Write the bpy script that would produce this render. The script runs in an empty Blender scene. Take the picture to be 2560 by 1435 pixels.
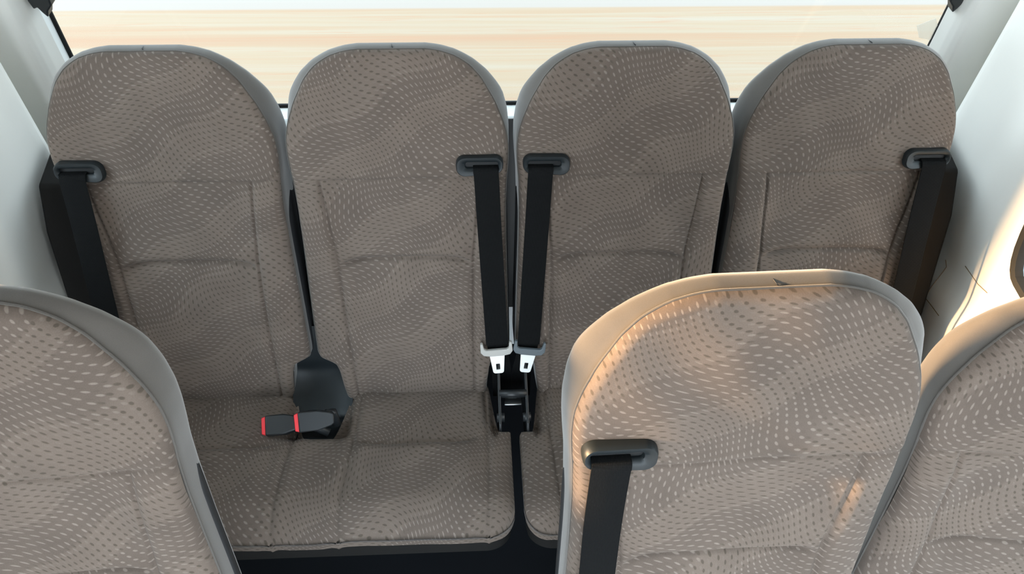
import bpy, math, random
import numpy as np
from mathutils import Vector, Matrix, Euler

random.seed(4)
S = bpy.context.scene
COL = S.collection
R = math.radians

# ------------------------------------------------------------------ camera
cam_d = bpy.data.cameras.new('camera')
cam = bpy.data.objects.new('camera', cam_d)
COL.objects.link(cam)
S.camera = cam
PITCH, YAW, ROLL, FPX = 0.8781, 0.0668, 0.0288, 1929.14
F_ = Vector((math.sin(YAW)*math.cos(PITCH), math.cos(YAW)*math.cos(PITCH), -math.sin(PITCH)))
R_ = Vector((math.cos(YAW), -math.sin(YAW), 0))
U_ = R_.cross(F_)
R2 = R_*math.cos(ROLL) + U_*math.sin(ROLL)
U2 = -R_*math.sin(ROLL) + U_*math.cos(ROLL)
M = Matrix((R2, U2, -F_)).transposed().to_4x4()
M.translation = Vector((-0.0692, 0.0516, 1.9212))
cam.matrix_world = M
cam_d.sensor_fit = 'HORIZONTAL'
cam_d.sensor_width = 36.0
cam_d.lens = FPX/2560*36.0
cam_d.clip_start = 0.02
cam_d.clip_end = 200

# ------------------------------------------------------------------ light
S.view_settings.view_transform = 'Standard'
S.view_settings.look = 'None'
S.view_settings.gamma = 1.0
S.view_settings.use_curve_mapping = False
S.view_settings.exposure = 0.52
S.cycles.max_bounces = 10
S.cycles.diffuse_bounces = 7
S.cycles.transparent_max_bounces = 12

SKY = 4.7
w = bpy.data.worlds.new('sky')
S.world = w
w.use_nodes = True
nt = w.node_tree
bg = nt.nodes['Background']
tc = nt.nodes.new('ShaderNodeTexCoord')
sep = nt.nodes.new('ShaderNodeSeparateXYZ')
ramp = nt.nodes.new('ShaderNodeValToRGB')
nt.links.new(tc.outputs['Generated'], sep.inputs[0])
nt.links.new(sep.outputs['Z'], ramp.inputs[0])
ramp.color_ramp.elements[0].position = 0.0
ramp.color_ramp.elements[0].color = (0.85, 0.92, 0.98, 1)
ramp.color_ramp.elements[1].position = 0.6
ramp.color_ramp.elements[1].color = (0.72, 0.88, 1.0, 1)
fm = nt.nodes.new('ShaderNodeMapRange')      # brighter towards the front of the van, dimmer to the right rear
dt = nt.nodes.new('ShaderNodeVectorMath'); dt.operation = 'DOT_PRODUCT'; dt.inputs[1].default_value = (-0.72, -0.68, 0.1)
nt.links.new(tc.outputs['Generated'], dt.inputs[0]); nt.links.new(dt.outputs['Value'], fm.inputs[0])
fm.inputs[1].default_value = -0.8; fm.inputs[2].default_value = 0.9; fm.inputs[3].default_value = SKY*0.65; fm.inputs[4].default_value = SKY*1.38
nt.links.new(fm.outputs[0], bg.inputs['Strength'])
nt.links.new(ramp.outputs[0], bg.inputs['Color'])

sun_d = bpy.data.lights.new('sun', 'SUN')
sun_d.energy = 18.0
sun_d.color = (1.0, 0.62, 0.32)
sun_d.angle = R(4.0)
sun = bpy.data.objects.new('sun', sun_d)
COL.objects.link(sun)
sun.location = (-4, -1, 4)
TO_SUN = Vector((-1.0, 0.02, 0.17))
sun.rotation_euler = TO_SUN.to_track_quat('Z', 'Y').to_euler()

# ------------------------------------------------------------------ materials
def nodes_of(name, rough=0.8, spec=0.3):
    m = bpy.data.materials.new(name)
    m.use_nodes = True
    t = m.node_tree
    b = t.nodes['Principled BSDF']
    b.inputs['Roughness'].default_value = rough
    b.inputs['Specular IOR Level'].default_value = spec
    return m, t, b

class G:
    """small node-graph writer"""
    def __init__(self, t): self.t = t
    def n(self, typ, **kw):
        x = self.t.nodes.new(typ)
        for k, v in kw.items(): setattr(x, k, v)
        return x
    def put(self, sock, v):
        if isinstance(v, (int, float)): sock.default_value = v
        elif isinstance(v, tuple): sock.default_value = v
        else: self.t.links.new(v, sock)
    def m(self, op, a, b=0.0, c=0.0):
        x = self.n('ShaderNodeMath', operation=op)
        self.put(x.inputs[0], a); self.put(x.inputs[1], b); self.put(x.inputs[2], c)
        return x.outputs[0]
    def mix(self, fac, a, b):
        x = self.n('ShaderNodeMix', data_type='RGBA')
        self.put(x.inputs['Factor'], fac)
        self.put(x.inputs[6], a); self.put(x.inputs[7], b)
        return x.outputs[2]
    def noise(self, vec, scale, detail=2, rough=0.5, dim='3D'):
        x = self.n('ShaderNodeTexNoise', noise_dimensions=dim)
        self.t.links.new(vec, x.inputs['Vector'])
        x.inputs['Scale'].default_value = scale
        x.inputs['Detail'].default_value = detail
        x.inputs['Roughness'].default_value = rough
        return x
    def smooth(self, v, lo, hi, a=0.0, b=1.0):
        x = self.n('ShaderNodeMapRange', interpolation_type='SMOOTHSTEP')
        self.put(x.inputs[0], v)
        for i, q in enumerate((lo, hi, a, b)): x.inputs[i+1].default_value = q
        return x.outputs[0]
    def bump(self, h, strength, dist, bsdf):
        x = self.n('ShaderNodeBump')
        x.inputs['Strength'].default_value = strength
        x.inputs['Distance'].default_value = dist
        self.t.links.new(h, x.inputs['Height'])
        self.t.links.new(x.outputs[0], bsdf.inputs['Normal'])

def seat_fabric():
    """woven taupe cloth: wavy rows of small slanting dashes"""
    m, t, b = nodes_of('patterned seat cloth', 0.95, 0.12)
    g = G(t)
    uv = g.n('ShaderNodeUVMap'); uv.uv_map = 'UVMap'
    info = g.n('ShaderNodeObjectInfo')
    s = g.n('ShaderNodeSeparateXYZ'); t.links.new(uv.outputs[0], s.inputs[0])
    rnd = info.outputs['Random']
    u = g.m('ADD', s.outputs[0], g.m('MULTIPLY', rnd, 3.0))
    v = g.m('ADD', s.outputs[1], g.m('MULTIPLY', rnd, 5.0))
    # displacement fields (metres)
    w1 = g.m('SINE', g.m('ADD', g.m('MULTIPLY', u, 31.0), g.m('MULTIPLY', v, 17.0)))
    w2 = g.m('SINE', g.m('ADD', g.m('ADD', g.m('MULTIPLY', u, -19.0), g.m('MULTIPLY', v, 37.0)), 1.3))
    w3 = g.m('SINE', g.m('ADD', g.m('MULTIPLY', u, 12.0), g.m('MULTIPLY', v, -25.0)))
    dv = g.m('ADD', g.m('MULTIPLY', w1, 0.0095), g.m('MULTIPLY', w2, 0.0060))
    du = g.m('ADD', g.m('MULTIPLY', g.m('SINE', g.m('ADD', g.m('MULTIPLY', u, 27.0), g.m('MULTIPLY', v, -22.0))), 0.0135), g.m('MULTIPLY', w3, 0.010))
    # rows climb to the right (/), the dashes lie across them (\\)
    U = g.m('ADD', u, du)
    V = g.m('ADD', g.m('ADD', v, dv), g.m('MULTIPLY', u, -0.5))
    PU, PV = 0.0092, 0.0122
    def dashes(shift, hl, hw):
        r = g.m('ADD', g.m('MULTIPLY', V, 1/PV), shift)
        row = g.m('FLOOR', r)
        a = g.m('ADD', g.m('ADD', g.m('MULTIPLY', U, 1/PU), g.m('MULTIPLY', row, -0.22)), shift*0.6)
        xu = g.m('MULTIPLY', g.m('SUBTRACT', g.m('FRACT', a), 0.5), PU)
        fr = g.m('MULTIPLY', g.m('SUBTRACT', g.m('FRACT', r), 0.5), PV)
        xv = g.m('ADD', fr, g.m('MULTIPLY', xu, 0.5))
        pp = g.m('SUBTRACT', g.m('MULTIPLY', xu, 0.82), g.m('MULTIPLY', xv, 0.57))
        qq = g.m('ADD', g.m('MULTIPLY', xu, 0.57), g.m('MULTIPLY', xv, 0.82))
        d2 = g.m('ADD', g.m('POWER', g.m('ABSOLUTE', g.m('MULTIPLY', pp, 1/hl)), 2.0), g.m('POWER', g.m('ABSOLUTE', g.m('MULTIPLY', qq, 1/hw)), 2.0))
        return g.smooth(d2, 0.35, 1.6, 1.0, 0.0)
    dl = dashes(0.0, 0.0034, 0.00125)
    dd = dashes(0.5, 0.0032, 0.0014)
    # broad tonal sweeps decide where light and where dark dashes show
    k = g.m('ADD', g.m('MULTIPLY', g.m('ADD', u, du), -27.0), g.m('MULTIPLY', g.m('ADD', v, dv), 42.0))
    pol = g.m('SINE', g.m('ADD', k, g.m('MULTIPLY', w3, 0.9)))
    bandn = g.noise(uv.outputs[0], 9.0, 1)
    pol2 = g.m('ADD', pol, g.m('MULTIPLY', g.m('SUBTRACT', bandn.outputs['Fac'], 0.5), 0.8))
    sweep = g.smooth(pol2, -0.30, 0.30)
    base = g.mix(sweep, (0.1290, 0.1020, 0.0850, 1), (0.1040, 0.0820, 0.0685, 1))
    c1_ = g.mix(g.m('MULTIPLY', dl, g.smooth(pol2, -0.75, 0.15, 0.12, 0.9)), base, (0.190, 0.157, 0.135, 1))
    col = g.mix(g.m('MULTIPLY', dd, g.smooth(pol2, -0.25, 0.45, 0.9, 0.10)), c1_, (0.070, 0.056, 0.044, 1))
    wv = g.noise(uv.outputs[0], 700.0, 1)
    blot = g.noise(uv.outputs[0], 14.0, 3)
    tone = g.m('ADD', g.m('MULTIPLY', g.m('SUBTRACT', wv.outputs['Fac'], 0.5), 0.3), g.m('MULTIPLY', g.m('SUBTRACT', blot.outputs['Fac'], 0.5), 0.4))
    dash = dl
    hsv = g.n('ShaderNodeHueSaturation')
    t.links.new(col, hsv.inputs['Color']); t.links.new(g.m('ADD', tone, 1.0), hsv.inputs['Value'])
    t.links.new(hsv.outputs[0], b.inputs['Base Color'])
    b.inputs['Sheen Weight'].default_value = 0.08
    b.inputs['Sheen Roughness'].default_value = 0.5
    hgt = g.m('ADD', g.m('MULTIPLY', wv.outputs['Fac'], 0.5), g.m('MULTIPLY', dash, 0.3))
    g.bump(hgt, 0.25, 0.0006, b)
    return m

def plain_fabric(name, c):
    m, t, b = nodes_of(name, 0.92, 0.15)
    g = G(t)
    co = g.n('ShaderNodeTexCoord')
    n1 = g.noise(co.outputs['Object'], 900.0, 1)
    n2 = g.noise(co.outputs['Object'], 12.0, 3)
    f = g.m('ADD', g.m('MULTIPLY', n1.outputs['Fac'], 0.5), g.m('MULTIPLY', n2.outputs['Fac'], 0.5))
    col = g.mix(f, tuple(q*0.82 for q in c)+(1,), tuple(min(1, q*1.16) for q in c)+(1,))
    t.links.new(col, b.inputs['Base Color'])
    b.inputs['Sheen Weight'].default_value = 0.4
    g.bump(n1.outputs['Fac'], 0.2, 0.0005, b)
    return m

def plastic(name, c, rough=0.5, spec=0.4, grain=0.15, scale=600, metal=0.0):
    m, t, b = nodes_of(name, rough, spec)
    g = G(t)
    co = g.n('ShaderNodeTexCoord')
    n1 = g.noise(co.outputs['Object'], scale, 2)
    n2 = g.noise(co.outputs['Object'], 5.0, 3)
    col = g.mix(n2.outputs['Fac'], tuple(q*0.93 for q in c)+(1,), tuple(min(1, q*1.06) for q in c)+(1,))
    t.links.new(col, b.inputs['Base Color'])
    b.inputs['Metallic'].default_value = metal
    if grain: g.bump(n1.outputs['Fac'], grain, 0.0004, b)
    return m

def webbing():
    m, t, b = nodes_of('black belt webbing', 0.85, 0.07)
    g = G(t)
    uv = g.n('ShaderNodeUVMap'); uv.uv_map = 'UVMap'
    s = g.n('ShaderNodeSeparateXYZ'); t.links.new(uv.outputs[0], s.inputs[0])
    rib = g.m('SINE', g.m('MULTIPLY', s.outputs[0], 3800.0))
    wf = g.m('SINE', g.m('MULTIPLY', s.outputs[1], 2600.0))
    h = g.m('ADD', rib, g.m('MULTIPLY', wf, 0.4))
    col = g.mix(g.smooth(h, -1.0, 1.2), (0.0035, 0.0038, 0.0040, 1), (0.0085, 0.009, 0.0095, 1))
    t.links.new(col, b.inputs['Base Color'])
    g.bump(h, 0.3, 0.0003, b)
    return m

def wood():
    m, t, b = nodes_of('pale wood boards', 0.6, 0.25)
    g = G(t)
    co = g.n('ShaderNodeTexCoord')
    mp = g.n('ShaderNodeMapping'); mp.inputs['Scale'].default_value = (0.14, 6.5, 1.0)
    t.links.new(co.outputs['Object'], mp.inputs[0])
    n1 = g.noise(mp.outputs[0], 1.0, 5, 0.55)
    mp2 = g.n('ShaderNodeMapping'); mp2.inputs['Scale'].default_value = (0.22, 13.0, 1.0)
    t.links.new(co.outputs['Object'], mp2.inputs[0])
    n2 = g.noise(mp2.outputs[0], 1.0, 4, 0.6)
    rp = g.n('ShaderNodeValToRGB'); t.links.new(n1.outputs['Fac'], rp.inputs[0])
    e = rp.color_ramp.elements
    e[0].position = 0.30; e[0].color = (0.1347, 0.0880, 0.0552, 1)
    e[1].position = 0.70; e[1].color = (0.1371, 0.1240, 0.0992, 1)
    x = e.new(0.43); x.color = (0.1337, 0.1014, 0.0674, 1)
    x = e.new(0.50); x.color = (0.1354, 0.1156, 0.0861, 1)
    x = e.new(0.58); x.color = (0.1337, 0.1056, 0.0715, 1)
    gl = g.smooth(g.m('ABSOLUTE', g.m('SUBTRACT', g.m('FRACT', g.m('MULTIPLY', n2.outputs['Fac'], 6.0)), 0.5)), 0.0, 0.09, 1.0, 0.0)
    c1 = g.mix(g.m('MULTIPLY', gl, 0.55), rp.outputs[0], (0.145, 0.085, 0.050, 1))
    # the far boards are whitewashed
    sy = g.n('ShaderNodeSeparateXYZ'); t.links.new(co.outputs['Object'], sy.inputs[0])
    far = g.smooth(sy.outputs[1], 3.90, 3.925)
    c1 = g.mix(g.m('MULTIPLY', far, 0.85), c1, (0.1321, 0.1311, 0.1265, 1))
    sp = g.noise(co.outputs['Object'], 60.0, 3, 0.7)
    spk = g.smooth(sp.outputs['Fac'], 0.66, 0.74)
    c2 = g.mix(g.m('MULTIPLY', spk, 0.07), c1, (0.13, 0.08, 0.05, 1))
    t.links.new(c2, b.inputs['Base Color'])
    return m

def glass():
    m = bpy.data.materials.new('window glass')
    m.use_nodes = True
    t = m.node_tree
    for n in list(t.nodes): t.nodes.remove(n)
    out = t.nodes.new('ShaderNodeOutputMaterial')
    tr = t.nodes.new('ShaderNodeBsdfTransparent'); tr.inputs[0].default_value = (0.97, 0.985, 0.98, 1)
    gl = t.nodes.new('ShaderNodeBsdfGlossy'); gl.inputs['Roughness'].default_value = 0.02
    fr = t.nodes.new('ShaderNodeFresnel'); fr.inputs[0].default_value = 1.12
    mx = t.nodes.new('ShaderNodeMixShader')
    t.links.new(fr.outputs[0], mx.inputs[0]); t.links.new(tr.outputs[0], mx.inputs[1]); t.links.new(gl.outputs[0], mx.inputs[2])
    t.links.new(mx.outputs[0], out.inputs[0])
    return m

CLOTH = seat_fabric()
SIDE = plain_fabric('plain grey side cloth', (0.082, 0.074, 0.066))
SHELL = plastic('charcoal seat shell', (0.022, 0.023, 0.025), 0.6)
PAN = plastic('matt black seat pan', (0.010, 0.0095, 0.009), 0.8, 0.2)
BLACK = plastic('black plastic', (0.012, 0.014, 0.016), 0.45, 0.5)
BEZEL = plastic('dark slate plastic', (0.011, 0.015, 0.0175), 0.45, 0.32)
BELT = webbing()
TRIM = plastic('off white trim plastic', (0.78, 0.775, 0.735), 0.55, 0.3, 0.05)
LIGHTTRIM = plastic('white tailgate trim', (0.82, 0.85, 0.85), 0.5, 0.3, 0.05)
CEIL = plastic('pale headliner cloth', (0.66, 0.65, 0.62), 0.9, 0.1, 0.3)
SEAL = plastic('black rubber seal', (0.008, 0.009, 0.010), 0.6, 0.3)
CARPET = plastic('black floor carpet', (0.008, 0.009, 0.011), 0.95, 0.1, 0.6, 300)
TONGUE = plastic('light grey plastic', (0.40, 0.39, 0.37), 0.45, 0.4, 0.05)
TONGUE_D = plastic('slate grey plastic', (0.10, 0.12, 0.135), 0.45, 0.4, 0.05)
CHROME = plastic('bright zinc plate', (0.88, 0.90, 0.90), 0.35, 0.6, 0.0, metal=0.25)
STEEL = plastic('dull steel', (0.45, 0.47, 0.48), 0.3, 0.5, 0.0, metal=1.0)
RED = plastic('red button plastic', (0.72, 0.035, 0.045), 0.35, 0.5, 0.0)
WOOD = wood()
GLASS = glass()
BLUE_REFL = plastic('blue reflection colour', (0.16, 0.27, 0.42), 0.3, 0.5, 0.0)  # blue reflection inside the window frame, put in as plain colour
MILKY = plastic('milky sticker film', (0.75, 0.72, 0.66), 0.6, 0.2, 0.0)
MILKY.node_tree.nodes['Principled BSDF'].inputs['Alpha'].default_value = 0.35

# ------------------------------------------------------------------ helpers
def link(name, me, mat, parent=None):
    o = bpy.data.objects.new(name, me)
    COL.objects.link(o)
    if mat is not None and not me.materials: me.materials.append(mat)
    if parent is not None: o.parent = parent
    return o

def mesh(name, verts, faces, mat, parent=None, smooth=True, uv=None, sharp=None):
    me = bpy.data.meshes.new(name)
    me.from_pydata([tuple(map(float, v)) for v in verts], [], [tuple(int(i) for i in f) for f in faces])
    if uv is not None:
        lay = me.uv_layers.new(name='UVMap')
        idx = np.empty(len(me.loops), np.int32); me.loops.foreach_get('vertex_index', idx)
        lay.data.foreach_set('uv', np.asarray(uv, np.float32)[idx].ravel())
    me.update()
    if smooth:
        me.polygons.foreach_set('use_smooth', [True]*len(me.polygons))
        if sharp: me.set_sharp_from_angle(angle=R(sharp))
    return link(name, me, mat, parent)

def empty(name, loc, rot=(0, 0, 0)):
    o = bpy.data.objects.new(name, None)
    COL.objects.link(o)
    o.empty_display_size = 0.1
    o.location = loc
    o.rotation_mode = 'XYZ'
    o.rotation_euler = rot
    return o

def tag(o, label=None, cat=None, group=None, kind=None):
    if label: o['label'] = label
    if cat: o['category'] = cat
    if group: o['group'] = group
    if kind: o['kind'] = kind
    return o

def bevel(o, w, seg=2):
    md = o.modifiers.new('bevel', 'BEVEL')
    md.width = w; md.segments = seg; md.limit_method = 'ANGLE'; md.angle_limit = R(35)
    return o

def box_vf(x0, x1, y0, y1, z0, z1):
    v = [(x, y, z) for x in (x0, x1) for y in (y0, y1) for z in (z0, z1)]
    f = [(0, 1, 3, 2), (4, 6, 7, 5), (0, 4, 5, 1), (2, 3, 7, 6), (0, 2, 6, 4), (1, 5, 7, 3)]
    return v, f

def box(name, b, mat, parent=None, bev=0.0):
    v, f = box_vf(*b)
    o = mesh(name, v, f, mat, parent, smooth=bev > 0, sharp=40)
    if bev: bevel(o, bev)
    return o

def grid_faces(nr, nc, close=False, flip=False):
    r = np.arange(nr-1)[:, None]; c = np.arange(nc if close else nc-1)[None, :]
    a = r*nc+c; b_ = r*nc+(c+1) % nc; d = (r+1)*nc+c; e = (r+1)*nc+(c+1) % nc
    q = np.stack([a, b_, e, d], -1).reshape(-1, 4)
    return q[:, ::-1] if flip else q

def prism(name, poly, axis_fn, t0, t1, mat, parent=None, bev=0.0):
    """polygon in 2D, axis_fn(a,b,t)->xyz, extruded from t0 to t1"""
    n = len(poly)
    v = [axis_fn(a, b, t0) for a, b in poly]+[axis_fn(a, b, t1) for a, b in poly]
    f = [tuple(range(n))[::-1], tuple(range(n, 2*n))]+[(i, (i+1) % n, n+(i+1) % n, n+i) for i in range(n)]
    me = bpy.data.meshes.new(name); me.from_pydata(v, [], f)
    import bmesh
    bm = bmesh.new(); bm.from_mesh(me); bmesh.ops.recalc_face_normals(bm, faces=bm.faces); bm.to_mesh(me); bm.free()
    me.update()
    o = link(name, me, mat, parent)
    if bev:
        me.polygons.foreach_set('use_smooth', [True]*len(me.polygons)); me.set_sharp_from_angle(angle=R(40))
        bevel(o, bev)
    return o

def tube(name, pts, r, mat, parent=None, seg=8, closed=False):
    """swept tube"""
    P = [Vector(p) for p in pts]; n = len(P)
    vs = []; prev = None
    for i in range(n):
        a = P[(i-1) % n] if closed or i > 0 else P[0]
        b_ = P[(i+1) % n] if closed or i < n-1 else P[-1]
        t = (b_-a).normalized()
        if prev is None:
            up = Vector((0, 0, 1)) if abs(t.z) < 0.9 else Vector((0, 1, 0))
            nrm = t.cross(up).normalized()
        else:
            nrm = (prev - t*prev.dot(t)).normalized()
        prev = nrm; bn = t.cross(nrm)
        rr = r[i] if isinstance(r, (list, tuple)) else r
        for k in range(seg):
            an = 2*math.pi*k/seg
            vs.append(P[i]+(nrm*math.cos(an)+bn*math.sin(an))*rr)
    f = [tuple(q) for q in grid_faces(n, seg, close=True)]
    if closed:
        f += [((n-1)*seg+k, (n-1)*seg+(k+1) % seg, (k+1) % seg, k) for k in range(seg)]
    else:
        f += [tuple(range(seg))[::-1], tuple(range((n-1)*seg, n*seg))]
    return mesh(name, vs, f, mat, parent)

def rrect(w, h, r, n=8, skew=0.0):
    out = []
    for cx, cy, a0 in ((w/2-r, h/2-r, 0), (-w/2+r, h/2-r, 90), (-w/2+r, -h/2+r, 180), (w/2-r, -h/2+r, 270)):
        for k in range(n):
            a = R(a0+90*k/(n-1))
            x, y = cx+r*math.cos(a), cy+r*math.sin(a)
            out.append((x+skew*y, y))
    return out

def sm(x, a, b):
    t = np.clip((x-a)/(b-a), 0, 1)
    return t*t*(3-2*t)

# ------------------------------------------------------------------ seat back
# local frame: x across, -y towards the sitter, z up along the back; d = HB - z
HB = 0.765
HW = np.array([(0, .060), (.003, .082), (.007, .096), (.015, .117), (.030, .139), (.052, .158), (.092, .1805), (.13, .1965),
               (.160, .2045), (.19, .2065), (.215, .2055), (.25, .2025), (.30, .2010), (.38, .2015), (.50, .2040), (.62, .2060), (.648, .2060), (.658, .203), (.664, .194),
               (.668, .180), (.674, .170), (.690, .165), (.73, .160), (.77, .156), (.80, .150)])
def hw(d): return np.interp(d, HW[:, 0], HW[:, 1])
def smooth_hw():
    dd = np.concatenate([np.linspace(0, .01, 12), np.linspace(.012, .1, 34), np.linspace(.104, .64, 110), np.linspace(.643, .70, 30), np.linspace(.705, .80, 20)])
    h = hw(dd)
    # soften the polyline
    for _ in range(3):
        h[1:-1] = (h[:-2]+2*h[1:-1]+h[2:])/4
    return dd, h
DD, HH = smooth_hw()
def outline():
    left = [(-h, d) for d, h in zip(DD[::-1], HH[::-1])]
    top = [(x, 0.0) for x in np.linspace(-HH[0], HH[0], 26)[1:-1]]
    right = [(h, d) for d, h in zip(DD, HH)]
    return np.array(left+top+right)
OUT = outline()
DBOT = 0.80

def xs(d): return np.interp(d, [.24, .31, .41, .52, .80], [.152, .146, .137, .134, .130])

def back_front_mesh(wide=1.0):
    rows = np.concatenate([np.linspace(0, .02, 14), np.arange(.0222, DBOT+1e-6, .0024)])
    cols = np.linspace(-1, 1, 175)
    D, Sx = np.meshgrid(rows, cols, indexing='ij')
    H = np.interp(D, DD, HH)*wide
    X = Sx*H
    # distance to the outline
    P = np.stack([X.ravel(), D.ravel()], 1)
    O = OUT.copy(); O[:, 0] *= wide
    A = O[:-1]; B = O[1:]-O[:-1]; L = (B**2).sum(1)
    best = np.full(len(P), 9.0)
    for i in range(0, len(A)):
        if L[i] < 1e-12: continue
        t = np.clip(((P-A[i])@B[i])/L[i], 0, 1)
        q = P-A[i]-t[:, None]*B[i]
        best = np.minimum(best, (q**2).sum(1))
    dist = np.sqrt(best).reshape(X.shape)
    r = .013
    n = -r*(1-np.sqrt(np.clip(1-(1-np.clip(dist/r, 0, 1))**2, 0, 1)))
    n += .006*(1-np.exp(-dist/.035))
    ax = np.abs(X); sx = xs(D)
    below = sm(D, .215, .30)
    # side bolsters stand proud of the centre panel
    n += below*.010*np.exp(-((ax-(sx+.030))/.030)**2)
    n -= below*.006*(1-sm(ax, sx-.035, sx+.004))
    # head area puff
    n += .004*(1-sm(D, .13, .25))*np.exp(-(X/.13)**2)*sm(D, .01, .10)
    # lumbar pillow above/below the crease
    dc = .412+.016*(ax/.135)**4
    cen = 1-sm(ax, .112, .140)
    q = D-dc
    n += cen*np.where(q < 0, .010*np.exp(-(q/.055)**2)*(1-np.exp(-(q/.010)**2)), .007*(1-np.exp(-(q/.022)**2))*np.exp(-(q/.16)**2))
    n -= cen*.0060*np.exp(-(q/.0045)**2)
    n += cen*.010*np.exp(-((D-.60)/.12)**2)
    # stitched seams
    n -= .0042*np.exp(-((D-.241)/.0026)**2)*(1-.35*sm(ax, .14, .17))
    n += .0018*np.exp(-((D-.230)/.008)**2)
    seam = np.exp(-((ax-sx)/.0026)**2)*sm(D, .236, .246)
    n -= .0050*seam
    n += .0022*np.exp(-((ax-sx-.012)/.008)**2)*sm(D, .236, .26)
    # gentle hollow of the shoulders, small irregularities of the foam
    n += .0016*np.sin(X*23+1.1)*np.sin(D*19+.4)+.0009*np.sin(X*51-D*37)
    n -= .012*sm(D, .72, .80)
    V = np.stack([X, -n, HB-D], -1).reshape(-1, 3)
    UV = np.stack([X.ravel(), -D.ravel()], 1)
    return V, grid_faces(len(rows), len(cols), flip=False), UV

def gusset_mesh(T_top, T_side, fl_top, fl_side, fl_shoulder):
    # ring outline with outward normals
    O = OUT; n = len(O)
    tg = np.gradient(O, axis=0); tg /= np.linalg.norm(tg, axis=1)[:, None]+1e-12
    nr = np.stack([tg[:, 1], -tg[:, 0]], 1)      # left side going up -> outward = -x
    for _ in range(6):
        nr[1:-1] = (nr[:-2]+nr[1:-1]*2+nr[2:])/4
    nr /= np.linalg.norm(nr, axis=1)[:, None]
    d = O[:, 1]
    T = T_top+(T_side-T_top)*sm(d, .01, .19)
    fl = fl_top+(fl_side-fl_top)*sm(d, .08, .19)+fl_shoulder*np.exp(-((d-.088)/.058)**2)
    rings = []
    prof = [(0, -.0005, .0115), (0, .0012, .016), (.25, None, .30), (.6, None, .62), (.9, None, .88), (1.0, None, 1.0)]
    V = []
    def ring(off, dep): V.append(np.stack([O[:, 0]+nr[:, 0]*off, dep, HB-(O[:, 1]+nr[:, 1]*off)], 1))
    z = np.zeros(n)
    ring(z-.0006, z+.0118)
    ring(z+.0010, z+.0150)
    for k in (.25, .5, .75, .9, 1.0):
        ring(.001+fl*np.sin(k*math.pi/2), .015+(T-.015)*k)
    for k in (30, 60, 90):
        a = R(k)
        ring(.001+fl-.016*(1-math.cos(a)), T+.016*math.sin(a))
    ring(.001+fl-.034, T+.019)
    V = np.array(V)
    return V.reshape(-1, 3), grid_faces(len(V), n, flip=True), V[-1]

def shell_mesh(last):
    n = len(last); h = n//2
    # pair the left and right points of the rear rim and fill between them
    rows = []
    for i in range(h):
        a, b_ = last[i], last[n-1-i]
        rows.append([a+(b_-a)*s+np.array([0, .010*math.sin(math.pi*s), 0]) for s in np.linspace(0, 1, 9)])
    V = np.array(rows)
    return V.reshape(-1, 3), grid_faces(V.shape[0], 9, flip=True)

def shell_side_mesh(T_top, T_side, fl_side, side, front=.70):
    V = []; F = []
    for s in (side,):
        base = len(V)
        dd = np.linspace(.24, .66, 40)
        h = np.interp(dd, DD, HH)+fl_side+.0016*sm(dd, .24, .30)
        k0 = sm(dd, .24, .34)
        prof = [(.0, 1.0), (.0, (1+front)/2), (.0, front+.02), (-.0015, front)]
        for off, k in prof:
            V += [(s*(hh+off*kk-.0015*(1-kk)), T_side*(1-(1-k)*kk), HB-d) for hh, d, kk in zip(h, dd, k0)]
        V += [(s*(hh-.016), T_side+.018, HB-d) for hh, d in zip(h, dd)]
        g_ = grid_faces(5, 40, flip=(s < 0))
        order = [4, 0, 1, 2, 3]
        W = np.array(V[base:]).reshape(5, 40, 3)[order].reshape(-1, 3)
        V[base:] = [tuple(q) for q in W]
        F += [tuple(int(a)+base for a in q) for q in g_]
    return V, F

def piping_pts():
    O = OUT; pts = []
    keep = O[::2]
    return [(x*1.0, .0118, HB-dd) for x, dd in keep]

def build_back(root, T_top, T_side, fl_top, fl_side, fl_shoulder):
    V, F, UV = back_front_mesh()
    mesh('backrest_cover', V, F, CLOTH, root, uv=UV)
    V, F, last = gusset_mesh(T_top, T_side, fl_top, fl_side, fl_shoulder)
    mesh('side_panel', V, F, SIDE, root)
    V, F = shell_mesh(last)
    mesh('back_shell', V, F, SHELL, root)
    for s in (-1, 1):
        V, F = shell_side_mesh(T_top, T_side, fl_side, s, .28 if T_side > .07 else .70)  # rear seats: dark edge carried further forward as shade in the gaps
        mesh('shell_edge', V, F, SHELL, root)
    p = piping_pts()
    tube('seam_piping', [Vector(q) for q in p if q[2] > HB-.70], .0016, SIDE, root, seg=6)
    # stitched joint at the top of the side panel
    k = len(OUT)//2
    tube('stitched_joint', [(0.004, .0145, HB+.0012), (0.002, T_top*.5, HB+.001+fl_top*.7), (0, T_top, HB+.0015+fl_top), (0, T_top+.012, HB-.004+fl_top)], .0008, SHELL, root, seg=5)

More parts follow.
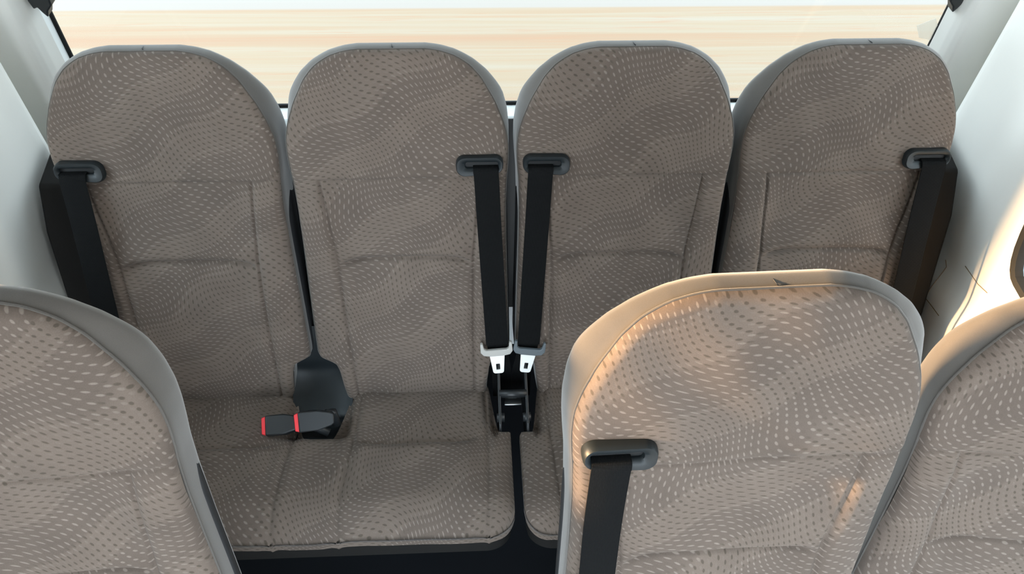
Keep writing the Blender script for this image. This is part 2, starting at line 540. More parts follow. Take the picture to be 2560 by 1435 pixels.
# ------------------------------------------------------------------ belt parts
def guide(root, sgn):
    """belt guide bezel at x = sgn*.152, d=.21; outer end sits towards the seat edge"""
    cx, cz = sgn*.152, HB-.210
    def P(x, z, n): return (cx+sgn*x, -n, cz+z)
    N = 8
    outer = rrect(.089, .037, .0165, N)
    outer = [(x, z+(-.004 if x < -.02 else 0)*(z < 0)) for x, z in outer]
    mid = [(x*.95, z*.86) for x, z in outer]
    inner = [(x+.004, z+.0005) for x, z in rrect(.062, .0105, .0048, N)]
    inner2 = [(x*1.0, z) for x, z in inner]
    rings = [(outer, -.004), (outer, .011), ([(x*.985, z*.965) for x, z in outer], .0165), (mid, .0200),
             ([(a[0]*.55+b_[0]*.45, a[1]*.55+b_[1]*.45) for a, b_ in zip(mid, inner)], .0195),
             ([(x*1.04, z*1.25) for x, z in inner], .0165), (inner, .0125), (inner2, -.002)]
    V = []
    for poly, nn in rings: V += [P(x, z, nn) for x, z in poly]
    F = [tuple(q) for q in grid_faces(len(rings), 4*N, close=True, flip=(sgn < 0))]
    b_ = mesh('belt_guide', V, F, BEZEL, root, sharp=50)
    V = [P(x, z, .0105) for x, z in inner]
    mesh('guide_slot', V, [tuple(range(4*N))], SEAL, b_, smooth=False)
    return b_

def strip(name, path, half, mat, parent, th=.0014, side=None):
    """flat webbing: path of (x, n, d, [twist]) in seat coordinates"""
    V = []; UV = []; L = 0; prev = None
    pts = [np.array([x, -n, HB-d]) for x, n, d in path]
    m_ = len(pts)
    for i in range(m_):
        a = pts[max(0, i-1)]; b_ = pts[min(m_-1, i+1)]
        t = b_-a; t /= np.linalg.norm(t)
        ax = np.array([1.0, 0, 0]); ax -= t*ax.dot(t); ax /= np.linalg.norm(ax)
        if side is not None:
            ax = np.array(side, float); ax -= t*ax.dot(t); ax /= np.linalg.norm(ax)
        nn = np.cross(ax, t)
        if prev is not None: L += np.linalg.norm(pts[i]-prev)
        prev = pts[i]
        for s, k in ((-1, 1), (-.9, 1.6), (.9, 1.6), (1, 1), (1, -1), (.9, -1.6), (-.9, -1.6), (-1, -1)):
            V.append(pts[i]+ax*half*s+nn*th*.5*k); UV.append((half*s, L))
    F = [tuple(q) for q in grid_faces(m_, 8, close=True)]
    F += [tuple(range(8))[::-1], tuple(range((m_-1)*8, m_*8))]
    return mesh(name, V, F, mat, parent, uv=UV, sharp=60)

def smooth_path(ctrl, n=28):
    """Catmull-Rom through control points"""
    c = [np.array(q, float) for q in ctrl]; c = [2*c[0]-c[1]]+c+[2*c[-1]-c[-2]]
    out = []
    k = len(c)-3
    for i in range(k):
        for t in np.linspace(0, 1, n, endpoint=False):
            p0, p1, p2, p3 = c[i:i+4]
            out.append(.5*((2*p1)+(-p0+p2)*t+(2*p0-5*p1+4*p2-p3)*t*t+(-p0+3*p1-3*p2+p3)*t**3))
    out.append(c[-2])
    return out

def tongue(belt, cx, cd, n0, sgn, plastic_mat, tilt):
    """plastic yoke + steel plate with a rectangular window; lies parallel to the seat back"""
    rt = Matrix.Rotation(tilt, 4, 'Y')
    def W(x, z, n): 
        v = rt @ Vector((sgn*x, 0, z)); return (cx+v.x, -(n0+n), HB-cd+v.z)
    # yoke: a shallow cradle with two raised ears the webbing passes between
    poly = [(-.0335, .018), (-.0285, .019), (-.0265, .004), (-.022, .0005), (.022, .0005), (.0265, .004), (.0285, .019), (.0335, .018), (.0345, -.004), (.0285, -.0125), (.016, -.0150), (-.016, -.0150), (-.0285, -.0125), (-.0345, -.004)]
    o = prism('belt_tongue', poly, lambda a, b_, t: W(a, b_, t), .001, .010, plastic_mat, belt, bev=.0016)
    # steel plate: outer and inner loops
    N = 6
    outer = rrect(.0235, .052, .006, N)
    outer = [(x*(1+.55*max(0, (z-.010)/.016)), z-.0375) for x, z in outer]
    inner = [(x, z-.046) for x, z in rrect(.0085, .0165, .0012, N)]
    V = []
    for poly2, nn in ((outer, .0035), (outer, .0060), (inner, .0060), (inner, .0035)):
        V += [W(x, z, nn) for x, z in poly2]
    F = [tuple(q) for q in grid_faces(4, 4*N, close=True, flip=(sgn < 0))]
    k = 4*N
    F += [(3*k+i, 3*k+(i+1) % k, (i+1) % k, i) for i in range(k)] if sgn > 0 else [(i, (i+1) % k, 3*k+(i+1) % k, 3*k+i) for i in range(k)]
    p = mesh('tongue_plate', V, F, CHROME, None, sharp=35)
    p['label'] = 'bright steel latch plate with a square hole'
    p.parent = belt
    return o

def seat_belt(root, sgn, bottom_x, bottom_d, with_tongue, mat=None, tilt=0.0):
    ctrl = [(sgn*.163, .006, .2115), (sgn*.163, .0165, .2135), (sgn*.163, .0225, .2180), (sgn*.1645, .0235, .235), (sgn*.168, .025, .32),
            (sgn*(.163+(bottom_x-.163)*.5), .027, (bottom_d+.21)/2), (sgn*bottom_x, .030, bottom_d)]
    belt = strip('seat_belt', smooth_path(ctrl, 8), .0235, BELT, root)
    if with_tongue:
        tongue(belt, sgn*.180, .622, .028, sgn, mat, tilt)
        # lap length running back behind the tongue to its anchor
        strip('lap_webbing', smooth_path([(sgn*bottom_x, .027, bottom_d), (sgn*.186, .010, .66), (sgn*.192, -.020, .72), (sgn*.194, -.03, .80)], 8), .0215, BELT, belt)
    return belt

# ------------------------------------------------------------------ rear row
YT, ZT, LEAN = 1.233, 1.147, R(19)
def seat_root(name, xc, yc, zc, lean, yaw):
    D = Vector((math.sin(yaw)*math.sin(lean), -math.cos(yaw)*math.sin(lean), -math.cos(lean)))
    b_ = Vector((xc, yc, zc))+D*HB
    o = empty(name, b_)
    o.rotation_euler = (Matrix.Rotation(yaw, 3, 'Z') @ Matrix.Rotation(-lean, 3, 'X')).to_euler('XYZ')
    return o

def copy_part(src, parent, mirror=False):
    o = src.copy(); COL.objects.link(o); o.parent = parent
    return o

rear = []
proto = seat_root('rear_seat', -.645, YT, ZT, LEAN, 0)
build_back(proto, .034, .090, .003, .0025, .012)
back_parts = list(proto.children)
rear.append(proto)
for k in (-.5, .5, 1.5):
    r_ = seat_root('rear_seat', k*.43, YT, ZT, LEAN, 0)
    for c in back_parts: copy_part(c, r_)
    rear.append(r_)
tag(rear[0], 'leftmost patterned taupe rear seat back, beside the white left wall', 'seat')
tag(rear[1], 'second rear seat back from the left, black recess at its lower left corner', 'seat')
tag(rear[2], 'third rear seat back from the left, dark grey belt tongue at its left edge', 'seat')
tag(rear[3], 'rightmost rear seat back, beside the cream sunlit right wall', 'seat')
for o in rear: o['group'] = 'rear row seats'
for o, s_ in zip(rear, (-1, 1, -1, 1)): guide(o, s_)
seat_belt(rear[0], -1, .190, .74, False)
seat_belt(rear[1], 1, .1815, .612, True, TONGUE, R(-4))
seat_belt(rear[2], -1, .1815, .612, True, TONGUE_D, R(8))
seat_belt(rear[3], 1, .190, .74, False)

# ------------------------------------------------------------------ bench cushions (rear)
INC = 0.1622
OC = Vector((0, .98570741, .42881018))
def bench_mesh(xl, xr, notches, seams, creases, seed, flipx=False):
    """notches: list of (x0,x1,u1) cut from the rear edge; local x, u forward, n up"""
    du = .0032; dx = .0035
    UF = .338
    x = np.arange(xl, xr+1e-6, dx); nx = len(x)
    # rear edge per column
    ub = np.full(nx, -.03)
    for x0, x1, u1 in notches:
        if x0 <= xl+.001: e = sm(x, x1+.012, x1-.014)
        elif x1 >= xr-.001: e = sm(x, x0-.012, x0+.014)
        else: e = np.minimum(sm(x, x0-.012, x0+.034), sm(-x, -x1-.012, -x1+.034))
        ub = np.maximum(ub, -.03+e*(u1+.03))
    # front edge per column with rounded corners
    rc = .055
    ex = np.minimum(x-xl, xr-x)
    uf = UF-rc*(1-np.sqrt(np.clip(1-(1-np.clip(ex/rc, 0, 1))**2, 0, 1)))
    nr = 128
    s = np.linspace(0, 1, nr)[:, None]
    Un = ub[None, :]+(uf-ub)[None, :]*s
    X = np.repeat(x[None, :], nr, 0)
    # outer rows/cols wrap down: distance to edge
    dist = np.minimum(np.minimum(X-xl, xr-X), uf[None, :]-Un)
    dist = np.minimum(dist, np.abs(Un-ub[None, :])+.004)
    # true distance near notch sides
    for x0, x1, u1 in notches:
        ddx = np.where(X < x0, x0-X, np.where(X > x1, X-x1, 0)); ddu = np.clip(Un-u1, 0, 9)
        dist = np.minimum(dist, np.sqrt(ddx**2+ddu**2)+.002)
    dist = np.clip(dist, 0, 9)
    r = .026
    n = -r*(1-np.sqrt(np.clip(1-(1-np.clip(dist/r, 0, 1))**2, 0, 1)))*1.0
    n += .010*(1-np.exp(-dist/.05))-.006
    # front waterfall
    n -= .020*sm(Un, UF-.075, UF)**1.5
    for f_ in seams:
        sx = f_(Un)
        q = np.abs(X-sx)
        n -= .0042*np.exp(-(q/.0030)**2)
        n += .0030*np.exp(-((q-.016)/.012)**2)
    for xa, xb in creases:
        cu = .140-.010*((X-(xa+xb)/2)/((xb-xa)/2))**4
        c = sm(X, xa, xa+.03)*sm(-X, -xb, -xb+.03)
        q = Un-cu
        n += c*(-.0045*np.exp(-(q/.0045)**2)+np.where(q > 0, .010*(1-np.exp(-(q/.012)**2))*np.exp(-(q/.20)**2), -.002))
    n += .0016*np.sin(X*19+seed)*np.sin(Un*23)+.0010*np.sin(X*47+Un*31)
    V = np.stack([X, -Un, n], -1)
    UV = np.stack([X, -Un+.3], -1)
    # skirt rows all around
    return V, UV

def build_bench(name, xl, xr, notches, seams, creases, seed, label):
    root = empty(name, OC, (-INC, 0, 0))
    V, UV = bench_mesh(xl, xr, notches, seams, creases, seed)
    nr, nc = V.shape[:2]
    F = grid_faces(nr, nc, flip=True)
    # perimeter loop, extruded downwards for the cloth border
    per = [(0, j) for j in range(nc)]+[(i, nc-1) for i in range(1, nr)]+[(nr-1, j) for j in range(nc-2, -1, -1)]+[(i, 0) for i in range(nr-2, 0, -1)]
    P0 = np.array([V[i, j] for i, j in per]); U0 = np.array([UV[i, j] for i, j in per])
    ctr = np.array([(xl+xr)/2, -.18, 0])
    lay = [P0]; uvl = [U0]
    for dz in (.010, .020):
        q = P0.copy(); q[:, 2] -= dz; lay.append(q); uvl.append(U0+np.array([0, -dz]))
    nv = V.size//3; m_ = len(per)
    VV = np.concatenate([V.reshape(-1, 3)]+lay[1:]); UU = np.concatenate([UV.reshape(-1, 2)]+uvl[1:])
    idx = [np.array([i*nc+j for i, j in per]), nv+np.arange(m_), nv+m_+np.arange(m_)]
    FF = [tuple(f) for f in F]
    for a, b_ in zip(idx[:-1], idx[1:]):
        for k in range(m_): FF.append((a[k], b_[k], b_[(k+1) % m_], a[(k+1) % m_]))
    mesh('cushion_cover', VV, FF, CLOTH, root, uv=UU)
    # plastic tray below
    q0 = lay[-1].copy(); q0[:, 2] += .002
    cen = q0.mean(0)
    q1 = q0.copy(); q1[:, 0] = cen[0]+(q0[:, 0]-cen[0])*.985; q1[:, 1] = cen[1]+(q0[:, 1]-cen[1])*.97
    q2 = q1.copy(); q2[:, 2] = -.13; q2[:, 1] = cen[1]+(q1[:, 1]-cen[1])*.93
    T_ = np.concatenate([q1, q2, [[cen[0], cen[1], -.13]]])
    ff = [(k, m_+k, m_+(k+1) % m_, (k+1) % m_) for k in range(m_)]+[(m_+k, 2*m_, m_+(k+1) % m_) for k in range(m_)]
    mesh('seat_pan', T_, ff, PAN, root, sharp=50)
    tag(root, label, 'seat cushion')
    return root

inner_seam = lambda x0, x1: (lambda U: x0+(x1-x0)*np.clip((U-.05)/.32, 0, 1)+.004*np.sin(U*9))
left_bench = build_bench('bench_cushion', -.862, -.006, [(-.484, -.360, .108), (-.046, 0, .105)],
    [lambda U: -.465-.022*sm(U, 0, .37), lambda U: -.337-.018*sm(U, .1, .37)-.006*np.sin(U*8), lambda U: -.062+.004*np.sin(U*8), lambda U: -.80+0*U],
    [(-.80, -.50), (-.345, -.072)], 1.0, 'long patterned grey cushion under the two left rear seats, buckles lying on it')
right_bench = build_bench('bench_cushion', .012, .862, [(.36, .484, .108), (0, .052, .105)],
    [lambda U: .465+.022*sm(U, 0, .37), lambda U: .337+.018*sm(U, .1, .37), lambda U: .072+.012*sm(U, 0, .35), lambda U: .80+0*U],
    [(.50, .80), (.082, .345)], 2.2, 'patterned grey cushion under the two right rear seats, mostly behind the centre front seat')
for o in (left_bench, right_bench):
    o['group'] = 'rear bench cushions'
    # steel frame legs
    x0 = -.86 if o is left_bench else .02
    for fx in (x0+.14, x0+.70):
        for fy in (-.02, -.16):
            mi = o.matrix_basis.inverted()
            top = Vector((fx, fy, -.10)); wtop = o.matrix_basis @ top
            lo = mi @ Vector((wtop.x, wtop.y, 0.0))
            tube('leg', [top, lo], .018, BLACK, o, seg=10)

def on_cushion(x, u, n=0.0):
    return Matrix.Translation(OC) @ Matrix.Rotation(-INC, 4, 'X') @ Vector((x, -u, n))

# black recess liner between seats 1 and 2 (and its twin on the right pair)
def recess(xc, label):
    root = empty('belt_recess_liner', OC+Vector((xc, 0, 0)))
    # J-shaped sheet following the back down, then forwards along the cushion notch
    Dv = Vector((0, -math.sin(LEAN), -math.cos(LEAN))); Nv = Vector((0, -math.cos(LEAN), math.sin(LEAN)))
    T0 = Vector((0, YT, ZT))
    prof = []
    for d, n in ((.60, -.040), (.64, -.036), (.69, -.038), (.73, -.036)): prof.append(T0+Dv*d+Nv*n)
    for u, n in ((.022, -.034), (.045, -.034), (.075, -.030), (.100, -.028), (.113, -.040)): prof.append(on_cushion(0, u, n))
    prof = [Vector(p) for p in smooth_path([tuple(p) for p in prof], 5)]
    V = []
    xsn = np.linspace(-1, 1, 13)
    for side in (0, 1):
        for p in prof:
            for s in xsn:
                V.append((xc+s*.066-root.location.x, p.y-root.location.y-(.006*abs(s)**3)-.0*side, p.z-root.location.z+.010*abs(s)**3-.004*side))
    n = len(prof)
    F = [tuple(q) for q in grid_faces(n, 13, flip=True)]+[tuple(int(a)+n*13 for a in q) for q in grid_faces(n, 13, flip=False)]
    mesh('liner_panel', V, F, BEZEL, root)
    rz = Matrix.Rotation(-LEAN, 3, 'X')
    o_ = prism('gap_shade_strip', [(-.018, .155), (.018, .155), (.018, .565), (-.018, .565)], lambda a, c, t: tuple(T0+rz @ Vector((math.copysign(.43, xc)+a, t, -(.765-c)))-root.location), .112, .120, BLACK, root, bev=.002)  # black strip added behind the seat gap to block light from the rear
    tag(root, label, 'trim cover')
    return root
recess(-.424, 'black curved plastic liner between the two left rear seats, behind the red buckles')
recess(.424, 'black liner low in the gap between the two right rear seats')
# ------------------------------------------------------------------ buckles
def buckle(loc, yaw, pitch, roll, label, stalk_pts):
    root = empty('belt_buckle', loc, (roll, pitch, yaw))
    # local: -x points to the red button
    L, Wd, Hh = .058, .040, .022
    poly = [(-.004, -.0185), (.030, -.0185), (.054, -.0125), (.060, -.009), (.060, .009), (.054, .0125), (.030, .0185), (-.004, .0185)]
    h = prism('buckle_housing', poly, lambda a, b_, t: (a, t, b_), -.0115, .0115, BLACK, root, bev=.0025)
    b_ = prism('release_button', [(-.0110, -.0150), (-.0030, -.0175), (-.0030, .0175), (-.0110, .0150)], lambda a, c, t: (a, t, c), -.0088, .0088, RED, root, bev=.0016)
    b_['label'] = 'red release button'
    mi = Matrix.Translation(loc) @ Euler((roll, pitch, yaw)).to_matrix().to_4x4()
    mi = Matrix.Scale(1/1.15, 4) @ mi.inverted()
    tube('stalk', [mi @ Vector(p) for p in stalk_pts], .0085, BLACK, root, seg=10)
    root.scale = (1.15, 1.15, 1.15)
    tag(root, label, 'seat belt buckle', 'buckles between the left rear seats')
    return root
anch = on_cushion(-.385, .075, -.012)
bA = on_cushion(-.452, .100, .030)
buckle(bA, R(9), R(4), R(-54), 'black buckle with bright red button, upper right one of the lying pair', [bA+Vector((.050, .022, -.006)), bA+Vector((.062, .030, -.014)), anch])
bB = on_cushion(-.523, .097, .016)
buckle(bB, R(5), 0, R(-66), 'black buckle with pinkish red button, further left of the lying pair', [bB+Vector((.058, 0, 0)), bB+Vector((.09, .008, -.018)), on_cushion(-.40, .095, -.016)])

# ------------------------------------------------------------------ hinge brackets in the centre gap
hb = empty('hinge_bracket', (0, 1.0, .40))
def hw_(x, y, z): return (x, y-1.0, z-.40)
for s in (-1, 1):
    poly = []
    for d, n in ((.655, -.02), (.655, -.075), (.72, -.09), (.80, -.09)):
        p = Vector((0, YT, ZT))+Vector((0, -math.sin(LEAN), -math.cos(LEAN)))*d+Vector((0, -math.cos(LEAN), math.sin(LEAN)))*n
        poly.append((p.y, p.z))
    poly += [(1.03, .30), (.90, .33), (.865, .42), (.885, .452)]
    p = Vector((0, YT, ZT))+Vector((0, -math.sin(LEAN), -math.cos(LEAN)))*.71+Vector((0, -math.cos(LEAN), math.sin(LEAN)))*.004
    poly += [(p.y, p.z)]
    prism('side_plate', poly, lambda a, b_, t: hw_(t, a, b_), s*.030-.003, s*.030+.003, BLACK, hb, bev=.0015)
    tube('pivot_bolt', [hw_(s*.020, .905, .445), hw_(s*.037, .905, .445)], .010, BLACK, hb, seg=14)
prism('mid_gap_shade_strip', [(-.020, .155), (.020, .155), (.020, .60), (-.020, .60)], lambda a, c, t: tuple(Vector((0, YT-1.0, ZT-.40))+Matrix.Rotation(-LEAN, 3, 'X') @ Vector((a, t, -(.765-c)))), .112, .120, BLACK, hb, bev=.002)  # added black strip, keeps rear light out of the middle gap
box('cross_plate', (-.020, .020, -.062, -.030, .037, .043), STEEL, hb, .002)
tube('pivot_tube', [hw_(-.03, .955, .462), hw_(.03, .955, .462)], .009, BLACK, hb, seg=12)
tag(hb, 'black steel hinge bracket low in the gap between the two middle rear seats', 'bracket')

# ------------------------------------------------------------------ front row
def pedestal(root, halfx):
    """cushion, frame and floor pedestal of a front seat (world-upright, expressed in seat space)"""
    bpy.context.view_layer.update()
    mi = (Matrix.Translation(root.location) @ root.rotation_euler.to_matrix().to_4x4()).inverted()
    bx, by, bz = root.location
    yaw = root['yaw']
    RZ = Matrix.Translation(root.location) @ Matrix.Rotation(yaw, 4, 'Z')
    # cushion: rounded slab
    n = 40; V = []; UV = []
    for i in range(n):
        u = -.02+.47*i/(n-1)
        for j in range(n):
            s = -1+2*j/(n-1); x = s*halfx
            e = min(halfx-abs(x), u+.02, .45-u)
            r = .04; t = min(max(e/r, 0), 1)
            z = -r*(1-math.sqrt(max(0, 1-(1-t)**2)))+.012*(1-math.exp(-e/.06))
            p = mi @ (RZ @ Vector((x, -u, z+.03+.10*u)))
            V.append(p); UV.append((x, u))
    per = [j for j in range(n)]+[i*n+n-1 for i in range(1, n)]+[(n-1)*n+j for j in range(n-2, -1, -1)]+[i*n for i in range(n-2, 0, -1)]
    F = [tuple(q) for q in grid_faces(n, n, flip=True)]
    down = (mi.to_3x3() @ Vector((0, 0, -.07)))
    base = len(V)
    for k in per: V.append(Vector(V[k])+down); UV.append(UV[k])
    m_ = len(per)
    F += [(per[k], base+k, base+(k+1) % m_, per[(k+1) % m_]) for k in range(m_)]
    F.append(tuple(range(base, base+m_))[::-1])
    mesh('seat_cushion', V, F, CLOTH, root, uv=UV)
    def wbox(name, b_, mat, bev):
        v, f = box_vf(*b_)
        v = [mi @ (RZ @ Vector(q)) for q in v]
        o = mesh(name, v, f, mat, root, smooth=True, sharp=40); bevel(o, bev); return o
    wbox('seat_frame', (-halfx*.9, halfx*.9, -.40, .02, -.10, -.045), SHELL, .008)
    wbox('pedestal', (-halfx*.55, halfx*.55, -.36, -.05, -bz+.004, -.10), BLACK, .01)

front = []
specs = [('L', -.640, .538, 1.314, R(16.4), R(4.9)), ('C', .240, .541, 1.309, R(16.3), R(1.5)), ('R', .714, .552, 1.251, R(15.5), R(-6.7))]
fr_parts = None
for nm, xc, yc, zc, ln, yw in specs:
    o = seat_root('front_seat', xc, yc, zc, ln, yw)
    o['yaw'] = yw
    if fr_parts is None:
        build_back(o, .030, .055, .003, .005, .018)
        fr_parts = list(o.children)
    else:
        for c in fr_parts: copy_part(c, o)
    front.append(o)
for o, s_ in zip(front, (-1, -1, 1)):
    guide(o, s_)
    seat_belt(o, s_, .172 if o is not front[1] else .178, .72, False)
    pedestal(o, .186)
    del o['yaw']
tag(front[0], 'nearest left seat, cut by the photo edge, its right side a plain dark cloth panel', 'seat')
tag(front[1], 'large near seat right of centre with a black belt at its left edge', 'seat')
tag(front[2], 'near seat at the right photo edge, partly behind the large centre seat', 'seat')
for o in front: o['group'] = 'nearer row seats'

# ------------------------------------------------------------------ van shell
def struct(o): o['kind'] = 'structure'; return o
YR = 1.52
SILL = .778
# tailgate wall with window opening (rounded lower corners)
xa, xb, zt = -.957, .982, 1.50
def opening():
    pts = []
    rc = .11
    for cx, cz, a0 in ((xb-rc, SILL+rc, -90), (xb-.06, zt-.06, 0), (xa+.06, zt-.06, 90), (xa+rc, SILL+rc, 180)):
        rr = rc if cz < 1 else .06
        for k in range(10):
            a = R(a0+90*k/9); pts.append((cx+rr*math.cos(a), cz+rr*math.sin(a)))
    return pts
OP = opening()
def wall_with_hole(name, outer_rect, hole, axis_fn, t0, t1, mat):
    """ring between a rectangle and a hole outline, with thickness"""
    x0, x1, z0, z1 = outer_rect
    cx, cz = np.mean([p[0] for p in hole]), np.mean([p[1] for p in hole])
    outer = []
    for (x, z) in hole:
        dx, dz = x-cx, z-cz
        k = min((x1-cx)/dx if dx > 1e-9 else 1e9, (x0-cx)/dx if dx < -1e-9 else 1e9, (z1-cz)/dz if dz > 1e-9 else 1e9, (z0-cz)/dz if dz < -1e-9 else 1e9)
        outer.append((cx+dx*k, cz+dz*k))
    # snap nearest to corners
    for c in ((x0, z0), (x1, z0), (x0, z1), (x1, z1)):
        i = min(range(len(outer)), key=lambda q: (outer[q][0]-c[0])**2+(outer[q][1]-c[1])**2)
        outer[i] = c
    n = len(hole); V = []
    for poly, t in ((outer, t0), (hole, t0), (hole, t1), (outer, t1)): V += [axis_fn(a, b_, t) for a, b_ in poly]
    F = [tuple(q) for q in grid_faces(4, n, close=True)]
    F += [(3*n+i, 3*n+(i+1) % n, (i+1) % n, i) for i in range(n)]
    me = bpy.data.meshes.new(name); me.from_pydata(V, [], F)
    import bmesh
    bm = bmesh.new(); bm.from_mesh(me); bmesh.ops.recalc_face_normals(bm, faces=bm.faces); bm.to_mesh(me); bm.free()
    return link(name, me, mat)
struct(prism('trim_6', [(YR+.002, SILL+.006), (YR+.002, 0.02), (1.40, 0.02), (1.40, .56), (1.425, .66), (YR-.045, SILL-.02), (YR-.01, SILL+.004)], lambda a, b_, t: (t, a, b_), -.93, .93, LIGHTTRIM, None, bev=.006))
struct(wall_with_hole('wall_rear', (-1.12, 1.12, 0, 2.02), OP, lambda a, b_, t: (a, t, b_), YR, YR+.05, LIGHTTRIM))
def densify(poly, m=4):
    out = []
    for i in range(len(poly)):
        a, b_ = poly[i], poly[(i+1) % len(poly)]
        for k in range(m): out.append((a[0]+(b_[0]-a[0])*k/m, a[1]+(b_[1]-a[1])*k/m))
    return out
win = empty('window_1', ((xa+xb)/2, YR+.02, SILL)); struct(win)
gl_ = prism('window_glass', [(x, z) for x, z in OP], lambda a, b_, t: (a-win.location.x, t-win.location.y, b_-win.location.z), YR+.052, YR+.056, GLASS, win)
tube('window_seal', [(x-win.location.x, YR+.050-win.location.y, z-win.location.z) for x, z in densify(OP)], .0065, SEAL, win, seg=8, closed=True)
# black bracket blobs at the window's visible upper corners
for s, xx, zz, lab in ((-1, -.925, 1.095, 'black bracket at the upper left corner of the rear window'), (1, .948, 1.090, 'black bracket at the upper right corner of the rear window')):
    b_ = empty('gas_strut_bracket', (xx, YR-.01, zz))
    poly = [(-.012, .06), (-.018, .0), (-.014, -.018), (-.006, -.014), (.000, -.026), (.006, -.036), (.012, -.022), (.024, -.010), (.026, .02), (.022, .06)]
    poly = [(-s*a, c) for a, c in poly]
    prism('bracket_body', poly, lambda a, c, t: (a, t, c), -.018, .012, BLACK, b_, bev=.003)
    tube('mounting_bolt', [(-s*.004, -.020, .02), (-s*.004, -.026, .02)], .006, STEEL, b_, seg=12)
    tag(b_, lab, 'bracket', 'brackets beside the rear window')
# milky translucent piece on the rear glass
st = prism('window_overlay', [(-.030, .012), (.006, .030), (.022, .006), (.020, -.026), (-.012, -.018)], lambda a, b_, t: (a+.958, t, b_+.965), YR+.0495, YR+.0510, MILKY)
tag(st, 'small milky translucent piece on the rear window near its lower right edge', 'overlay')

# side walls: plan profile swept vertically, with a side window opening
def side_wall(s):
    ys = [1.52, 1.49, 1.475, 1.463, 1.454, 1.445, 1.430, 1.415, 1.402, 1.392, 1.384, 1.375, 1.36, 1.34, 1.30, 1.26, 1.22, 1.16, 1.08, 1.0, .9, .7, .5, .3, .0, -.3, -.6, -.9]
    xo = [.945, .952, .958, .966, .985, 1.030, 1.066, 1.078, 1.070, 1.030, .990, .980, .976, .976, .977, .978, .980, .980, .982, .984, .985, .985, .985, .985, .985, .985, .985, .985]
    zs = [0, .15, .3, .42, .50, .56, .60, .64, .70, .76, .80, .86, .92, 1.0, 1.1, 1.2, 1.3, 1.4, 1.5, 1.58, 1.7, 1.85, 2.0]
    return np.array(ys), np.array(xo), np.array(zs)

def wall_x(y, z, s):
    ys, xo, _ = side_wall(s)
    x = np.interp(-y, -ys, xo)
    # ledge: the lower trim comes inwards slightly; the upper wall leans in
    x = x-.020*(1-sm(z, .56, .66))-.10*sm(z, 1.25, 2.0)
    return s*x

def window_poly(s):  # unseen parts of both openings are shaped to steer sun and sky light
    if s > 0:
        pts = [(.10, .772), (.955, .772), (1.012, .785), (1.050, .90), (1.105, 1.20), (1.16, 1.50), (1.10, 1.66), (.10, 1.66)]
    else:
        pts = [(.28, 1.19), (.70, 1.19), (.82, 1.02), (.86, .83), (.90, .797), (1.00, .792), (1.045, .83), (1.075, .93), (1.11, 1.20), (1.16, 1.50), (1.10, 1.66), (.28, 1.66)]
    return pts

def chaikin(p, it=2):
    for _ in range(it):
        q = []
        for i in range(len(p)):
            a, b_ = p[i], p[(i+1) % len(p)]
            q += [(a[0]*.75+b_[0]*.25, a[1]*.75+b_[1]*.25), (a[0]*.25+b_[0]*.75, a[1]*.25+b_[1]*.75)]
        p = q
    return p

import bmesh
from mathutils.geometry import tessellate_polygon
def build_side(s, name, polys):
    # dense sheet; cut the opening with knife-free approach: boolean on a thick sheet
    ys = np.unique(np.concatenate([np.linspace(-.9, 1.2, 36), np.linspace(1.2, 1.36, 9), np.linspace(1.36, 1.52, 65)]))[::-1]
    zs = np.unique(np.concatenate([np.linspace(0, .55, 8), np.linspace(.55, .70, 9), np.linspace(.7, 2.0, 30)]))
    nr, nc = len(zs), len(ys)
    Vi = []; Vo = []
    for z in zs:
        for y in ys:
            x = float(wall_x(y, z, s)); Vi.append((x, y, z)); Vo.append((x+s*.05, y, z))
    Vo = [(s*max(abs(x), 1.12), y, z) for x, y, z in Vo]; V = Vi+Vo; k = nr*nc
    F = [tuple(q) for q in grid_faces(nr, nc)]+[tuple(int(a)+k for a in q)[::-1] for q in grid_faces(nr, nc)]
    per = [j for j in range(nc)]+[i*nc+nc-1 for i in range(1, nr)]+[(nr-1)*nc+j for j in range(nc-2, -1, -1)]+[i*nc for i in range(nr-2, 0, -1)]
    m_ = len(per)
    F += [(per[i], per[i]+k, per[(i+1) % m_]+k, per[(i+1) % m_]) for i in range(m_)]
    me = bpy.data.meshes.new(name); me.from_pydata(V, [], F)
    bm = bmesh.new(); bm.from_mesh(me); bmesh.ops.recalc_face_normals(bm, faces=bm.faces); bm.to_mesh(me); bm.free()
    wall = link(name, me, TRIM)
    me.polygons.foreach_set('use_smooth', [True]*len(me.polygons)); me.set_sharp_from_angle(angle=R(35))
    cuts = []
    for wname, pl in polys:
        poly = chaikin(pl, 2)
        cut = prism('cutter', poly, lambda a, b_, t: (t, a, b_), s*.80, s*1.3, None)
        md = wall.modifiers.new('cut', 'BOOLEAN'); md.object = cut; md.operation = 'DIFFERENCE'; md.solver = 'EXACT'
        cuts.append(cut)
    dg = bpy.context.evaluated_depsgraph_get()
    nm = bpy.data.meshes.new_from_object(wall.evaluated_get(dg))
    wall.modifiers.clear(); wall.data = nm
    nm.materials.clear(); nm.materials.append(TRIM)
    for cut in cuts: bpy.data.objects.remove(cut)
    struct(wall)
    for wname, pl in polys: side_window(s, wname, chaikin(pl, 2))
    return wall

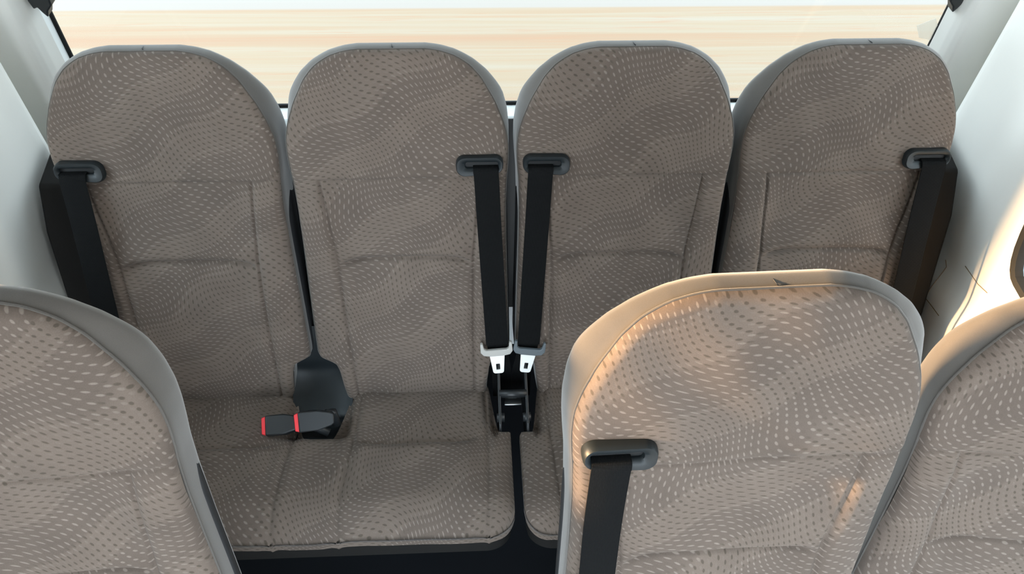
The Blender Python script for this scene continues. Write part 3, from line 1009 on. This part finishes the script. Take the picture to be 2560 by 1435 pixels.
def side_window(s, wname, poly):
    wy, wz = poly[0]
    wn = empty(wname, (s*.99, .4, 1.1)); struct(wn)
    dp = densify(poly, 3)
    def q(a, b_, off): return Vector((float(wall_x(a, b_, s))+s*off-wn.location.x, a-wn.location.y, b_-wn.location.z))
    # black rubber frame, a flat band with depth
    cy, cz = np.mean([p[0] for p in poly]), np.mean([p[1] for p in poly])
    def grow(p, g):
        out = []
        n = len(p)
        for i in range(n):
            a, b_ = Vector(p[i-1]), Vector(p[(i+1) % n]); t = (b_-a).normalized(); nn = Vector((t.y, -t.x))
            c = Vector(p[i])
            if (c+nn*.001-Vector((cy, cz))).length < (c-Vector((cy, cz))).length: nn = -nn
            out.append((c.x+nn.x*g, c.y+nn.y*g))
        return out
    rings = [(grow(dp, .004), -.001), (grow(dp, .002), -.006), (grow(dp, -.010), -.004), (grow(dp, -.014), .006), (grow(dp, -.014), .035)]
    V = []
    for pl, off in rings: V += [q(a, b_, off) for a, b_ in pl]
    mesh('window_seal', V, [tuple(f) for f in grid_faces(len(rings), len(dp), close=True)], SEAL, wn, sharp=40)
    rings = [(grow(dp, -.0142), .010), (grow(dp, -.0142), .040), (grow(dp, -.030), .042), (grow(dp, -.030), .046)]
    V = []
    for pl, off in rings: V += [q(a, b_, off) for a, b_ in pl]
    mesh('window_frame', V, [tuple(f) for f in grid_faces(len(rings), len(dp), close=True)], BLUE_REFL, wn, sharp=40)
    pl = grow(dp, -.012); n = len(pl)
    cc = Vector((0, 0)); V = [q(a, b_, .041) for a, b_ in pl]+[q(a, b_, .045) for a, b_ in pl]
    F = [tuple(range(n)), tuple(range(n, 2*n))[::-1]]+[(i, (i+1) % n, n+(i+1) % n, n+i) for i in range(n)]
    mesh('window_glass', V, F, GLASS, wn, smooth=False)
build_side(1, 'wall_right', [('window_2', window_poly(1))])
build_side(-1, 'wall_left', [('window_3', window_poly(-1))])

# thin joints between the trim panels
def joint(n, s, pts):
    P = [(float(wall_x(y, z, s))-s*.0003, y, z) for y, z in pts]
    out = []
    for a, b_ in zip(P[:-1], P[1:]):
        for k in range(6): out.append(tuple(a[i]+(b_[i]-a[i])*k/6 for i in range(3)))
    out.append(P[-1])
    out = [(float(wall_x(y, z, s))-s*.0003, y, z) for x, y, z in out]
    struct(tube('trim_%d' % n, out, .0009, CEIL_D, None, seg=6))
CEIL_D = plastic('tan trim joint', (0.22, 0.16, 0.10), 0.8, 0.1, 0.0)
joint(1, 1, [(1.105, .685), (1.05, .690), (1.018, .700)])
joint(2, 1, [(1.159, .645), (1.144, .638), (1.130, .575), (1.114, .498)])
joint(3, 1, [(1.146, .546), (1.104, .555), (1.065, .562)])
joint(4, -1, [(1.17, .60), (1.215, .575), (1.20, .52)])
for n_, s_ in ((7, 1), (8, -1)):  # black blocks added to stand in for shadow between outer seats and walls
    struct(prism('trim_%d' % n_, [(.93, .02), (1.03, .36), (1.185, .76), (1.24, .84), (1.385, .86), (1.385, .02)], lambda a, b_, t: (t, a, b_), s_*.868, s_*.952, PAN, None, bev=.006))

# floor, ceiling, rear shelf of the body
struct(box('floor', (-1.05, 1.05, -.9, 1.56, -.06, 0), CARPET))
ceil_ = struct(box('ceiling', (-1.12, 1.12, -.9, 1.58, 2.0, 2.06), CEIL))
# ------------------------------------------------------------------ outside
def outside():
    v, f = box_vf(-14, 14, 1.75, 12, -.40, -.35)
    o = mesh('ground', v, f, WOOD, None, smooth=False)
    struct(o)
outside()
v, f = box_vf(-30, 30, -30, 30, -.60, -.45)
struct(mesh('ground_base', v, f, plastic('grey paving', (0.30, 0.28, 0.26), 0.9, 0.1), None, smooth=False))
